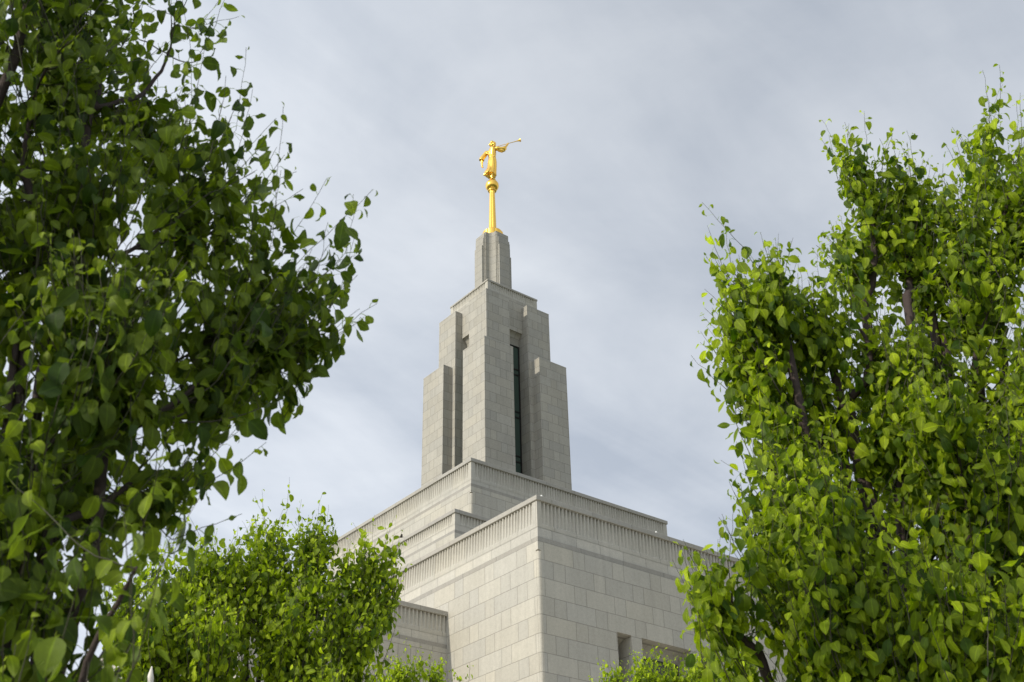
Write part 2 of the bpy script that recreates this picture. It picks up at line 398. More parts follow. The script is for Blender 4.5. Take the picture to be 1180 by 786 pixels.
def block(name, hx, hy, zb, ztop, cop, fr, band, string, proud=0.05, holes=(), bead=True, **kw):
    """One stepped mass of the building as a part with its cornice, windows and corner beads as sub-parts."""
    body = bmesh.new()
    zw = ztop - cop - fr - band - string
    ex, ey = hx + proud, hy + proud
    holder = obj(name, bmesh.new(), M_wall, temple)
    wins = []
    for i in range(4):
        P = side(ex, ey, i); H = ex if i % 2 == 0 else ey
        hs = [o for (k, o) in holes if k == i]
        wall_face(body, P, -H + (0.11 if bead else 0), H - (0.11 if bead else 0), zb, zw, hs)
        for o in hs:
            zt = recess(body, P, o, 0.72, 0.36)
            wins.append((P, o, zt))
    if bead:                                        # rebated corner: the two inner faces of the notch
        for sx in (-1, 1):
            for sy in (-1, 1):
                x0, y0 = sx * ex, sy * ey; x1, y1 = sx * (ex - .11), sy * (ey - .11)
                zt = zw - 0.30
                for (a, b) in (((x1, y0), (x1, y1)), ((x1, y1), (x0, y1))):
                    body.faces.new([body.verts.new(p) for p in ((a[0], a[1], zb), (b[0], b[1], zb), (b[0], b[1], zw), (a[0], a[1], zw))])
                box(body, min(x0, x1), max(x0, x1), min(y0, y1), max(y0, y1), zt, zw)
    body.faces.new([body.verts.new(p) for p in ((-ex, -ey, zw), (ex, -ey, zw), (ex, ey, zw), (-ex, ey, zw))])
    bmesh.ops.recalc_face_normals(body, faces=body.faces[:]) if not holes else None
    body.to_mesh(holder.data); body.free()
    cornice(holder, hx, hy, ztop, cop, fr, band, string, proud=proud, **kw)
    if bead:
        for sx in (-1, 1):
            for sy in (-1, 1):
                bm = bmesh.new()
                lathe(bm, [(0.10, zb), (0.10, zw - 0.42), (0.094, zw - 0.36), (0.075, zw - 0.32), (0.03, zw - 0.302)], 14, (sx * (ex - .105), sy * (ey - .105)))
                obj('corner_bead', bm, M_wall, holder, True)
    for P, o, zt in wins:
        w, gb = pane(holder, P, o, 0.72, zt, [9.9, 11.8], M_blind)
        obj('pane', gb, M_blind, holder)
    return holder
hall_holes = []
for i in (0, 2):
    for s in (1, -1):
        for a, b in ((3.19, 3.83), (4.29, 6.58), (7.05, 7.69)):
            x0, x1 = (-13.21 + a, -13.21 + b) if s == 1 else (13.21 - b, 13.21 - a)
            hall_holes.append((i, (x0, x1, 7.6, 14.72)))
hall = block('hall', 13.21, 19.27, 0.0, 18.74, 0.17, 0.93, 0.35, 0.16, holes=hall_holes)
wing = block('wing', 20.9, 14.3, 0.0, 16.18, 0.17, 0.72, 0.28, 0.15)
terrace = block('terrace', 9.2, 9.08, 16.0, 22.98, 0.17, 0.50, 0.27, 0.14, bead=False, sill=0.06)
base_block = block('tower_base', 6.29, 6.28, 20.0, 27.33, 0.18, 0.92, 0.20, 0.16)

# tower: a core with one tall window recess on each side and stepped corner piers
tower = obj('tower', bmesh.new(), M_tower, temple)
bm = bmesh.new()
hc = 1.80
ZT = 41.75
o = (-0.64, 0.64, 26.8, 38.95)
tw = []
for i in range(4):
    P = side(hc, hc, i)
    wall_face(bm, P, -hc, hc, 26.8, 41.10, [o])
    zt = recess(bm, P, o, 0.36, 0.74)
    tw.append((P, zt))
bm.faces.new([bm.verts.new(p) for p in ((-hc, -hc, 41.09), (hc, -hc, 41.09), (hc, hc, 41.09), (-hc, hc, 41.09))])
bm.to_mesh(tower.data); bm.free()
for P, zt in tw:
    w, gb = pane(tower, P, o, 0.36, zt, [28.2, 28.55, 30.9, 31.25, 33.6, 33.95, 36.3, 36.65], M_glass, 0.07)
    obj('pane', gb, M_glass, tower)
cornice(tower, hc, hc, ZT, 0.12, 0.53, 0, 0, pitch=0.15, d_top=0.07, over=0.035, sill=0.07)
for name, inner, half, ztop in (('pier', 0.65, 2.27, 40.67), ('pier', 0.92, 2.88, 37.0)):
    for sx in (-1, 1):
        for sy in (-1, 1):
            bm = bmesh.new()
            xs = sorted((sx * inner, sx * half)); ys = sorted((sy * inner, sy * half))
            if half > 2.5:     # outer pier wraps the inner one: keep its core hollow of coplanar faces
                box(bm, xs[0], xs[1], ys[0], ys[1], 26.8, ztop - 0.07, False)
            else:
                box(bm, xs[0], xs[1], ys[0], ys[1], 26.8, ztop - 0.07, False)
            p = obj(name, bm, M_tower, tower)
            # the cap slab of the pier belongs to the same stone: thin lighter top course
            b2 = bmesh.new(); box(b2, xs[0] - .006, xs[1] + .006, ys[0] - .006, ys[1] + .006, ztop - 0.07, ztop)
            obj('pier_cap', b2, M_coping, tower)

# spire: cross-shaped shaft with concave corners and stepped arms
bm = bmesh.new()
def prism(bm, pts, z0, z1):
    a = [bm.verts.new((x, y, z0)) for x, y in pts]; b = [bm.verts.new((x, y, z1)) for x, y in pts]
    n = len(pts)
    for k in range(n): bm.faces.new((a[k], a[(k + 1) % n], b[(k + 1) % n], b[k]))
    bm.faces.new(b)
pts = []
for q in range(4):
    ca, sa = math.cos(q * math.pi / 2), math.sin(q * math.pi / 2)
    e1, e2, k = 0.47, 0.90, 0.42
    seq = [(e1, e2)]
    for j in range(1, 12):
        t_ = j / 12
        seq.append(((1 - t_) ** 2 * e1 + 2 * t_ * (1 - t_) * k + t_ * t_ * e2, (1 - t_) ** 2 * e2 + 2 * t_ * (1 - t_) * k + t_ * t_ * e1))
    seq.append((e2, e1))
    seq = seq[::-1]
    pts += [(x * ca - y * sa, x * sa + y * ca) for x, y in seq]
prism(bm, pts, 41.7, 46.30)
for half, ext, z1 in ((0.42, 0.97, 46.18), (0.37, 1.02, 45.86), (0.364, 1.10, 45.28)):
    for q in range(4):
        ca, sa = math.cos(q * math.pi / 2), math.sin(q * math.pi / 2)
        P4 = [(ext, -half), (ext, half), (0.5, half), (0.5, -half)]
        prism(bm, [(x * ca - y * sa, x * sa + y * ca) for x, y in P4], 41.7, z1)
spire = obj('spire', bm, M_spire, temple)
bm = bmesh.new(); lathe(bm, [(0.62, 46.2), (0.66, 46.24), (0.66, 46.42), (0.6, 46.46)], 32)
obj('cap_stone', bm, M_coping, spire)

# ------------------------------------------------------------------ gilded mast with its ball
mast = empty('gilded_mast', T_ORG + Vector((0, 0, 46.46)), YAW)
tag(mast, 'slim tapered gilded mast with lobed collar and ball on top of the stone spire', 'mast')
bm = bmesh.new()
lathe(bm, [(0.56, -0.06), (0.62, -0.02), (0.62, 0.34), (0.56, 0.42), (0.30, 0.46)], 64, mod=lambda a, z: 1 + 0.055 * abs(math.cos(4 * a)) ** 0.5 - 0.03)
obj('collar', bm, M_gold, mast, False)
bm = bmesh.new()
quat = lambda a, z: 0.86 + 0.17 * abs(math.cos(2 * a)) ** 0.6
lathe(bm, [(0.34, 0.4), (0.29, 0.5), (0.25, 0.65), (0.235, 0.9), (0.20, 2.3), (0.175, 3.5), (0.19, 3.58), (0.19, 3.66)], 48, mod=quat)
obj('pole', bm, M_gold, mast, False)
bm = bmesh.new()
bmesh.ops.create_uvsphere(bm, u_segments=32, v_segments=20, radius=0.42, matrix=Matrix.Translation((0, 0, 4.06)))
lathe(bm, [(0.24, 3.60), (0.27, 3.64), (0.27, 3.69), (0.22, 3.74)], 24)
obj('ball', bm, M_gold, mast, True)

# ------------------------------------------------------------------ gilded trumpeter (a robed statue)
statue = empty('gilded_statue', T_ORG + Vector((0, 0, 50.93)), YAW)
tag(statue, 'gilded robed statue blowing a long trumpet, standing on the golden ball', 'statue')
def tube(bm, pts, radii, seg=12, sq=None):
    """Skin through points with radii (r or (ra, rb, direction)) as a closed tube."""
    pts = [Vector(p) for p in pts]
    rings = []
    ref = Vector((0.3, 0.2, 1)).normalized()
    for i, p in enumerate(pts):
        d = (pts[min(i + 1, len(pts) - 1)] - pts[max(i - 1, 0)]).normalized()
        s = d.cross(ref)
        s = s.normalized() if s.length > 1e-3 else Vector((1, 0, 0))
        t_ = s.cross(d)
        ring = [bm.verts.new(p + (s * math.cos(2 * math.pi * k / seg) + t_ * math.sin(2 * math.pi * k / seg)) * radii[i]) for k in range(seg)]
        rings.append(ring)
    for a, b in zip(rings, rings[1:]):
        for k in range(seg): bm.faces.new((a[k], a[(k + 1) % seg], b[(k + 1) % seg], b[k]))
    bm.faces.new(rings[0][::-1]); bm.faces.new(rings[-1])
def ball(bm, c, r, sc_=(1, 1, 1), rz=0):
    bmesh.ops.create_uvsphere(bm, u_segments=18, v_segments=12, radius=r, matrix=Matrix.Translation(c) @ Matrix.Rotation(rz, 4, 'Z') @ Matrix.Diagonal((*sc_, 1)))
def robe_ring(bm, z, cx, cy, rx, ry, rot, fold, nf, ph, seg=72):
    r = []
    for k in range(seg):
        a = 2 * math.pi * k / seg
        w = 1 + fold * (0.6 * math.sin(nf * a + ph) + 0.4 * math.sin((nf * 2 - 1) * a + 2.1 * ph))
        x, y = rx * w * math.cos(a), ry * w * math.sin(a)
        r.append(bm.verts.new((cx + x * math.cos(rot) - y * math.sin(rot), cy + x * math.sin(rot) + y * math.cos(rot), z)))
    return r
# local axes: +x forward, -y the figure's right, z up; the torso is twisted so that the right shoulder leads
bm = bmesh.new()
tw_ = math.radians(24)
prof = [ # z, cx, cy, rx(depth), ry(width), fold, nf, phase
    (0.40, -0.10, 0.03, 0.40, 0.34, 0.13, 6, 0.3), (0.55, -0.07, 0.03, 0.36, 0.33, 0.13, 6, 0.5), (0.80, -0.03, 0.02, 0.31, 0.34, 0.11, 6, 0.8),
    (1.10, 0.0, 0.01, 0.29, 0.36, 0.09, 6, 1.1), (1.40, 0.02, 0.0, 0.28, 0.365, 0.07, 6, 1.4), (1.62, 0.03, 0.0, 0.26, 0.35, 0.05, 6, 1.6),
    (1.80, 0.03, 0.0, 0.23, 0.315, 0.05, 7, 2.0), (2.00, 0.03, 0.0, 0.235, 0.33, 0.05, 7, 2.4), (2.22, 0.03, 0.0, 0.25, 0.375, 0.04, 7, 2.6),
    (2.42, 0.02, 0.0, 0.225, 0.40, 0.02, 7, 2.8), (2.54, 0.01, 0.0, 0.18, 0.34, 0.0, 7, 0), (2.63, 0.01, 0.0, 0.12, 0.2, 0.0, 7, 0), (2.68, 0.02, 0.0, 0.10, 0.11, 0, 7, 0)]
rings = [robe_ring(bm, z, cx, cy, rx, ry, -tw_ * min(1, max(0, (z - 0.8) / 1.2)), fo, nf, ph) for z, cx, cy, rx, ry, fo, nf, ph in prof]
for a, b in zip(rings, rings[1:]):
    for k in range(len(a)): bm.faces.new((a[k], a[(k + 1) % len(a)], b[(k + 1) % len(a)], b[k]))
bm.faces.new(rings[0][::-1]); bm.faces.new(rings[-1])
# robe tail blown back
for yo, zz, rr in ((0.14, 0.44, 0.11), (0.02, 0.38, 0.12), (-0.10, 0.45, 0.10)):
    tube(bm, [(-0.12, yo, 1.0), (-0.28, yo * 1.2, 0.68), (-0.40, yo * 1.5 + .03, zz), (-0.48, yo * 1.6 + .04, zz - 0.06)], [0.12, 0.13, rr, 0.03], 12)
# legs and feet
for y, x, fx in ((0.12, 0.02, 0.04), (-0.12, -0.10, -0.06)):
    tube(bm, [(x, y, 0.75), (x, y, 0.45), (x - 0.01, y, 0.12), (x, y, 0.05)], [0.14, 0.115, 0.075, 0.085], 12)
    tube(bm, [(x - 0.07, y, 0.06), (x + 0.08, y, 0.06), (x + 0.22, y * 1.1, 0.045), (x + 0.29, y * 1.15, 0.04)], [0.07, 0.08, 0.065, 0.03], 10)
# neck and head with face and hair
tube(bm, [(0.01, 0, 2.52), (0.03, 0, 2.68), (0.05, -0.005, 2.82)], [0.125, 0.105, 0.11], 14)
hc_ = Vector((0.065, -0.01, 2.965))
ball(bm, hc_, 0.20, (1.02, 0.83, 1.15))
ball(bm, hc_ + Vector((0.10, -0.01, -0.11)), 0.115, (1.0, 0.9, 0.9))             # jaw
tube(bm, [hc_ + Vector((0.18, -0.02, 0.05)), hc_ + Vector((0.235, -0.02, -0.03)), hc_ + Vector((0.20, -0.02, -0.05))], [0.022, 0.034, 0.02], 8)   # nose
ball(bm, hc_ + Vector((0.185, -0.02, -0.115)), 0.032, (1, 1.3, .7))               # lips
for s in (1, -1):
    ball(bm, hc_ + Vector((0.165, -0.015 + s * 0.07, 0.03)), 0.03)                # brow / eye
    ball(bm, hc_ + Vector((0.0, -0.01 + s * 0.165, -0.02)), 0.05, (0.8, .45, 1.1)) # ear
rnd = random.Random(5)
for k in range(34):                                                               # wavy hair, longer at the nape
    a = rnd.uniform(0.75, 2 * math.pi - 0.75); zz = rnd.uniform(-0.16, 0.19)
    rr = math.sqrt(max(0.02, 1 - (zz / 0.24) ** 2))
    ball(bm, hc_ + Vector((0.195 * rr * math.cos(a), 0.165 * rr * math.sin(a), zz)), rnd.uniform(0.045, 0.065), (1, 1, 1.25))
# left arm hanging back with a wide sleeve
Ls = (-0.14, 0.37, 2.42); Le = (-0.40, 0.50, 1.92); Lh = (-0.36, 0.55, 1.42)
tube(bm, [(-0.02, 0.24, 2.46), Ls, (-0.28, 0.45, 2.14), Le, (-0.415, 0.52, 1.78)], [0.13, 0.155, 0.15, 0.165, 0.18], 14)
tube(bm, [(-0.39, 0.50, 1.95), (-0.39, 0.53, 1.66), Lh], [0.085, 0.075, 0.055], 12)
def hand(bm, wrist, dirv, side_, curl, thumb):
    d = Vector(dirv).normalized(); s = Vector(side_).normalized(); n = d.cross(s)
    w0 = Vector(wrist)
    tube(bm, [w0, w0 + d * 0.07, w0 + d * 0.13], [0.05, 0.062, 0.055], 10)
    for i, (o_, ln) in enumerate(((-0.052, 0.085), (-0.018, 0.1), (0.018, 0.095), (0.052, 0.075))):
        b0 = w0 + d * 0.12 + s * o_
        b1 = b0 + d * ln * 0.5 + n * curl * 0.2 * ln; b2 = b1 + d * ln * (0.5 - 0.4 * curl) + n * curl * 0.7 * ln
        tube(bm, [b0, b1, b2], [0.021, 0.019, 0.015], 8)
    tube(bm, [w0 + d * 0.05 + s * thumb * 0.05, w0 + d * 0.10 + s * thumb * 0.085 + n * curl * .03, w0 + d * 0.15 + s * thumb * 0.08 + n * curl * .06], [0.026, 0.022, 0.016], 8)
hand(bm, Lh, (0.05, 0.02, -1), (1, 0.2, 0), 0.5, 1)
# trumpet line
mouth = Vector((0.265, -0.035, 2.86)); bell = Vector((1.62, -0.92, 3.52))
td = (bell - mouth).normalized()
grip = mouth + td * 0.90
Rs = Vector((0.16, -0.38, 2.44)); Re = Vector((0.52, -0.56, 2.47))
wr = grip - Vector((0.07, 0.05, 0.13))
tube(bm, [(0.05, -0.22, 2.46), Rs, (0.34, -0.48, 2.42), Re, (0.62, -0.58, 2.58)], [0.13, 0.15, 0.15, 0.16, 0.15], 14)
tube(bm, [Re, (Re + wr) / 2 + Vector((0, 0, -0.01)), wr], [0.095, 0.08, 0.055], 12)
# sleeve cloth hanging under the raised arm
tube(bm, [(0.22, -0.40, 2.34), (0.42, -0.52, 2.28), (0.60, -0.57, 2.40)], [0.11, 0.12, 0.09], 12)
hand(bm, wr, (0.35, 0.25, 1), td, 0.75, -1)
# sash over the back and belt
tube(bm, [(-0.19, 0.30, 2.42), (-0.24, 0.10, 2.15), (-0.18, -0.18, 1.86), (0.0, -0.34, 1.76)], [0.05, 0.055, 0.05, 0.045], 10)
me0 = bpy.data.meshes.new('robed_figure'); bm.to_mesh(me0); bm.free()
tmp = bpy.data.objects.new('robed_figure_source', me0); COL.objects.link(tmp)
rm = tmp.modifiers.new('r', 'REMESH'); rm.mode = 'VOXEL'; rm.voxel_size = 0.017; rm.adaptivity = 0
sm = tmp.modifiers.new('s', 'SMOOTH'); sm.factor = 0.5; sm.iterations = 2
dg = bpy.context.evaluated_depsgraph_get()
me = bpy.data.meshes.new_from_object(tmp.evaluated_get(dg))
bpy.data.objects.remove(tmp); bpy.data.meshes.remove(me0)
me.name = 'robed_figure'
for p in me.polygons: p.use_smooth = True
me.materials.clear()
link('robed_figure', me, M_gold, statue)
bm = bmesh.new()
L_ = (bell - mouth).length
prof_t = [(0.0, 0.03), (0.02, 0.032), (0.05, 0.018), (0.45, 0.019), (0.46, 0.028), (0.49, 0.028), (0.5, 0.02), (0.82, 0.026), (0.90, 0.042), (0.96, 0.075), (0.99, 0.115), (1.0, 0.125)]
tube(bm, [mouth + td * (L_ * a) for a, r in prof_t], [r for a, r in prof_t], 20)
obj('trumpet', bm, M_gold, statue, True)

# ------------------------------------------------------------------ roof lights on the hall coping, and a bird
def coping_spot(px, py, dy=0.1):
    d = AX * ((px - 590) / F_PX) + UP * (-(py - 393) / F_PX) + FW
    k = (-19.27 + dy - to_local(CAM).y) / d.dot(vW)
    return CAM + d * k
for (px, py, lab) in ((624, 569.5, 'tiny white roof lamp at the corner of the hall parapet'), (756, 611.5, 'tiny white roof lamp midway along the shaded hall parapet')):
    P = coping_spot(px, py); P.z = 18.742
    r_ = empty('roof_lamp', P, YAW); tag(r_, lab, 'lamp', 'small lamps on the hall roof edge')
    b = bmesh.new(); lathe(b, [(0.03, 0), (0.03, 0.015), (0.018, 0.02), (0.018, 0.06)], 12); obj('base', b, M_frame, r_, True)
    b = bmesh.new(); lathe(b, [(0.022, 0.06), (0.036, 0.075), (0.034, 0.105), (0.02, 0.125), (0.005, 0.13)], 14); obj('lamp_globe', b, M_lamp, r_, True)

bp = at(462, 619, 33)
bird = empty('bird', bp, math.radians(20)); bird.scale = (0.42, 0.42, 0.42); tag(bird, 'small dark bird flying past the sunlit upper wall', 'bird')
bm = bmesh.new()
tube(bm, [(-0.17, 0, 0.0), (-0.09, 0, 0.0), (0.0, 0, 0.0), (0.08, 0, 0.015), (0.13, 0, 0.03), (0.165, 0, 0.025), (0.20, 0, 0.018)], [0.018, 0.035, 0.05, 0.043, 0.032, 0.02, 0.004], 12)
for s in (1, -1):   # wings and tail are one continuous skin with the body
    w = [(0.07, s * 0.03, 0.02), (0.09, s * 0.14, 0.09), (0.03, s * 0.27, 0.11), (-0.07, s * 0.30, 0.10), (-0.05, s * 0.15, 0.07), (-0.06, s * 0.03, 0.01)]
    a = [bm.verts.new(p) for p in w]; b = [bm.verts.new((x, y, z - 0.012)) for x, y, z in w]
    bm.faces.new(a); bm.faces.new(b[::-1])
    for k in range(6): bm.faces.new((a[k], b[k], b[(k + 1) % 6], a[(k + 1) % 6]))
w = [(-0.14, 0.015, 0.005), (-0.26, 0.05, 0.0), (-0.26, -0.05, 0.0), (-0.14, -0.015, 0.005)]
a = [bm.verts.new(p) for p in w]; b = [bm.verts.new((x, y, z - 0.01)) for x, y, z in w]
bm.faces.new(a); bm.faces.new(b[::-1])
for k in range(4): bm.faces.new((a[k], b[k], b[(k + 1) % 4], a[(k + 1) % 4]))
bmesh.ops.recalc_face_normals(bm, faces=bm.faces[:])
obj('feathered_body', bm, M_bird, bird, True)

# slim pointed post in front of the mid tree
pp = at(175, 768, 6.9)
post = empty('pointed_post', (pp.x, pp.y, 0)); tag(post, 'slim pale post with a pointed tip before the left bushy tree', 'post')
bm = bmesh.new(); lathe(bm, [(0.045, 0.0), (0.04, pp.z - 0.35)], 16); obj('shaft', bm, M_post, post, True)
bm = bmesh.new(); lathe(bm, [(0.03, pp.z - 0.352), (0.034, pp.z - 0.3), (0.03, pp.z - 0.2), (0.018, pp.z - 0.06), (0.003, pp.z)], 16); obj('pointed_tip', bm, M_post, post, True)
bm = bmesh.new(); lathe(bm, [(0.11, 0.004), (0.11, 0.05), (0.07, 0.09)], 16); obj('foot', bm, M_post, post, True)

# ------------------------------------------------------------------ trees
class Tubes:
    def __init__(s): s.v = []; s.f = []
    def add(s, pts, rad, seg=5):
        pts = np.asarray(pts, float); n = len(pts)
        d = np.gradient(pts, axis=0); d /= np.linalg.norm(d, axis=1)[:, None] + 1e-9
        ref = np.array([0.31, 0.17, 0.2]) if abs(d[0, 2]) > 0.6 else np.array([0.1, 0.05, 1.0])
        a = np.cross(d, ref); a /= np.linalg.norm(a, axis=1)[:, None] + 1e-9
        b = np.cross(a, d)
        base = sum(len(q) for q in s.v)
        ang = np.arange(seg) * 2 * np.pi / seg
        ring = pts[:, None, :] + (a[:, None, :] * np.cos(ang)[None, :, None] + b[:, None, :] * np.sin(ang)[None, :, None]) * np.asarray(rad)[:, None, None]
        s.v.append(ring.reshape(-1, 3))
        i, k = np.meshgrid(np.arange(n - 1), np.arange(seg), indexing='ij')
        q = np.stack([i * seg + k, i * seg + (k + 1) % seg, (i + 1) * seg + (k + 1) % seg, (i + 1) * seg + k], -1).reshape(-1, 4)
        s.f.append(q + base)
    def arrays(s): return np.concatenate(s.v), np.concatenate(s.f)
def mesh_from(name, parts, attrs=None):
    """parts: list of (verts, quads, material index)."""
    V, Q, MI = [], [], []; b = 0
    for v, q, m in parts:
        V.append(v); Q.append(q + b); MI.append(np.full(len(q), m)); b += len(v)
    V = np.concatenate(V); Q = np.concatenate(Q); MI = np.concatenate(MI)
    me = bpy.data.meshes.new(name)
    me.vertices.add(len(V)); me.vertices.foreach_set('co', V.astype(np.float32).ravel())
    me.loops.add(len(Q) * 4); me.loops.foreach_set('vertex_index', Q.astype(np.int32).ravel())
    me.polygons.add(len(Q)); me.polygons.foreach_set('loop_start', np.arange(0, len(Q) * 4, 4, dtype=np.int32))
    me.polygons.foreach_set('material_index', MI.astype(np.int32))
    me.polygons.foreach_set('use_smooth', np.ones(len(Q), bool))
    for n, a in (attrs or {}).items():
        at_ = me.attributes.new(n, 'FLOAT', 'POINT'); at_.data.foreach_set('value', a.astype(np.float32))
    me.update(calc_edges=True); me.validate()
    return me
def unit(a): return a / (np.linalg.norm(a, axis=-1, keepdims=True) + 1e-9)
ST = np.array([0.0, 0.10, 0.26, 0.45, 0.65, 0.84, 1.0])
WD = np.array([0.03, 0.50, 0.88, 1.0, 0.86, 0.46, 0.02])
def leaves_mesh(rng, pos, pet, out_, length, petl, tint):
    """One petiole and one folded, curved, wavy blade per leaf, all in one array.
    pos: attachment, pet: petiole direction, out_: direction the upper face looks to."""
    n = len(pos)
    p1 = pos + pet * (petl * 0.55)[:, None]
    down = np.tile(np.array([0, 0, -1.0]), (n, 1))
    droop = (rng.uniform(0.5, 2.3, n) * np.clip(length / np.median(length), 0.3, 1.0))[:, None]
    bdir = unit(pet * 0.7 + down * droop + rng.normal(0, 0.34, (n, 3)))
    p2 = p1 + unit(pet * 0.6 + bdir * 0.6) * (petl * 0.45)[:, None]
    nrm = out_ + np.array([0, 0, 0.35]) + rng.normal(0, 0.35, (n, 3))
    nrm = unit(nrm - bdir * np.sum(nrm * bdir, 1)[:, None])
    side_ = np.cross(bdir, nrm)
    bend = rng.uniform(0.25, 1.7, n) * np.where(rng.random(n) < 0.88, 1, -0.5)
    fold = rng.uniform(0.10, 0.55, n)
    wid = length * rng.uniform(0.25, 0.37, n)
    wav = rng.uniform(0.0, 0.12, n) * length; wph = rng.uniform(0, 6.28, n); wfr = rng.uniform(5, 11, n)
    twist = rng.normal(0, 0.25, n)
    K = len(ST)
    ang = bend[:, None] * ST[None, :]
    ds = np.diff(ST, prepend=0.0)
    cx = np.cumsum(np.cos(ang) * ds, 1); cn = -np.cumsum(np.sin(ang) * ds, 1)
    mid = p2[:, None] + (bdir[:, None] * cx[..., None] + nrm[:, None] * cn[..., None]) * length[:, None, None]
    nl = bdir[:, None] * np.sin(ang)[..., None] + nrm[:, None] * np.cos(ang)[..., None]
    tw = twist[:, None] * ST[None, :]
    sl = side_[:, None] * np.cos(tw)[..., None] + nl * np.sin(tw)[..., None]
    nl = nl * np.cos(tw)[..., None] - side_[:, None] * np.sin(tw)[..., None]
    w = wid[:, None] * WD[None, :]
    wl = wav[:, None] * np.sin(wph[:, None] + wfr[:, None] * ST[None, :]) * WD[None]
    wr_ = wav[:, None] * np.sin(wph[:, None] * 1.7 + wfr[:, None] * ST[None, :]) * WD[None]
    cf, sf = np.cos(fold)[:, None], np.sin(fold)[:, None]
    Lf = mid - sl * (w * cf)[..., None] + nl * (w * sf + wl)[..., None]
    Rt = mid + sl * (w * cf)[..., None] + nl * (w * sf + wr_)[..., None]
    blade = np.stack([Lf, mid, Rt], 2).reshape(n, K * 3, 3)
    pw = (0.0011 + 0.012 * length)[:, None] * side_ * 0.6
    p0w = pw
    peti = np.stack([pos - p0w, pos + p0w, p1 - pw, p1 + pw, p2 - pw, p2 + pw], 1)
    V = np.concatenate([blade, peti], 1)
    m = K * 3 + 6
    q = []
    for k in range(K - 1):
        q += [(3 * k, 3 * k + 1, 3 * k + 4, 3 * k + 3), (3 * k + 1, 3 * k + 2, 3 * k + 5, 3 * k + 4)]
    b = K * 3
    q += [(b, b + 1, b + 3, b + 2), (b + 2, b + 3, b + 5, b + 4)]
    q = np.array(q)
    Q = (q[None] + (np.arange(n) * m)[:, None, None]).reshape(-1, 4)
    ti = np.repeat(tint, m)
    al = np.tile(np.concatenate([np.repeat(ST, 3), np.zeros(6)]), n)
    ve = np.tile(np.concatenate([np.tile(np.array([0, 1.0, 0]), K), np.ones(6)]), n)
    return V.reshape(-1, 3), Q, ti, ve, al
def curve(p0, p1, p2, n):
    t = np.linspace(0, 1, n)[:, None]
    return (1 - t) ** 2 * p0 + 2 * t * (1 - t) * p1 + t * t * p2

def lobe(px, py, rx, ry, D, n, deep=1.2):
    """A crown lobe in the world from its place and size in the photograph; deep: depth of the lobe relative to its width."""
    c = at(px, py, D)
    dist = (c - CAM).length * (FW.dot((c - CAM).normalized()))
    s = dist / F_PX
    el_ = math.atan2(c.z - CAM.z, D)
    return (np.array(c), rx * s, rx * s * deep, ry * s / math.cos(el_) * 0.97, n)

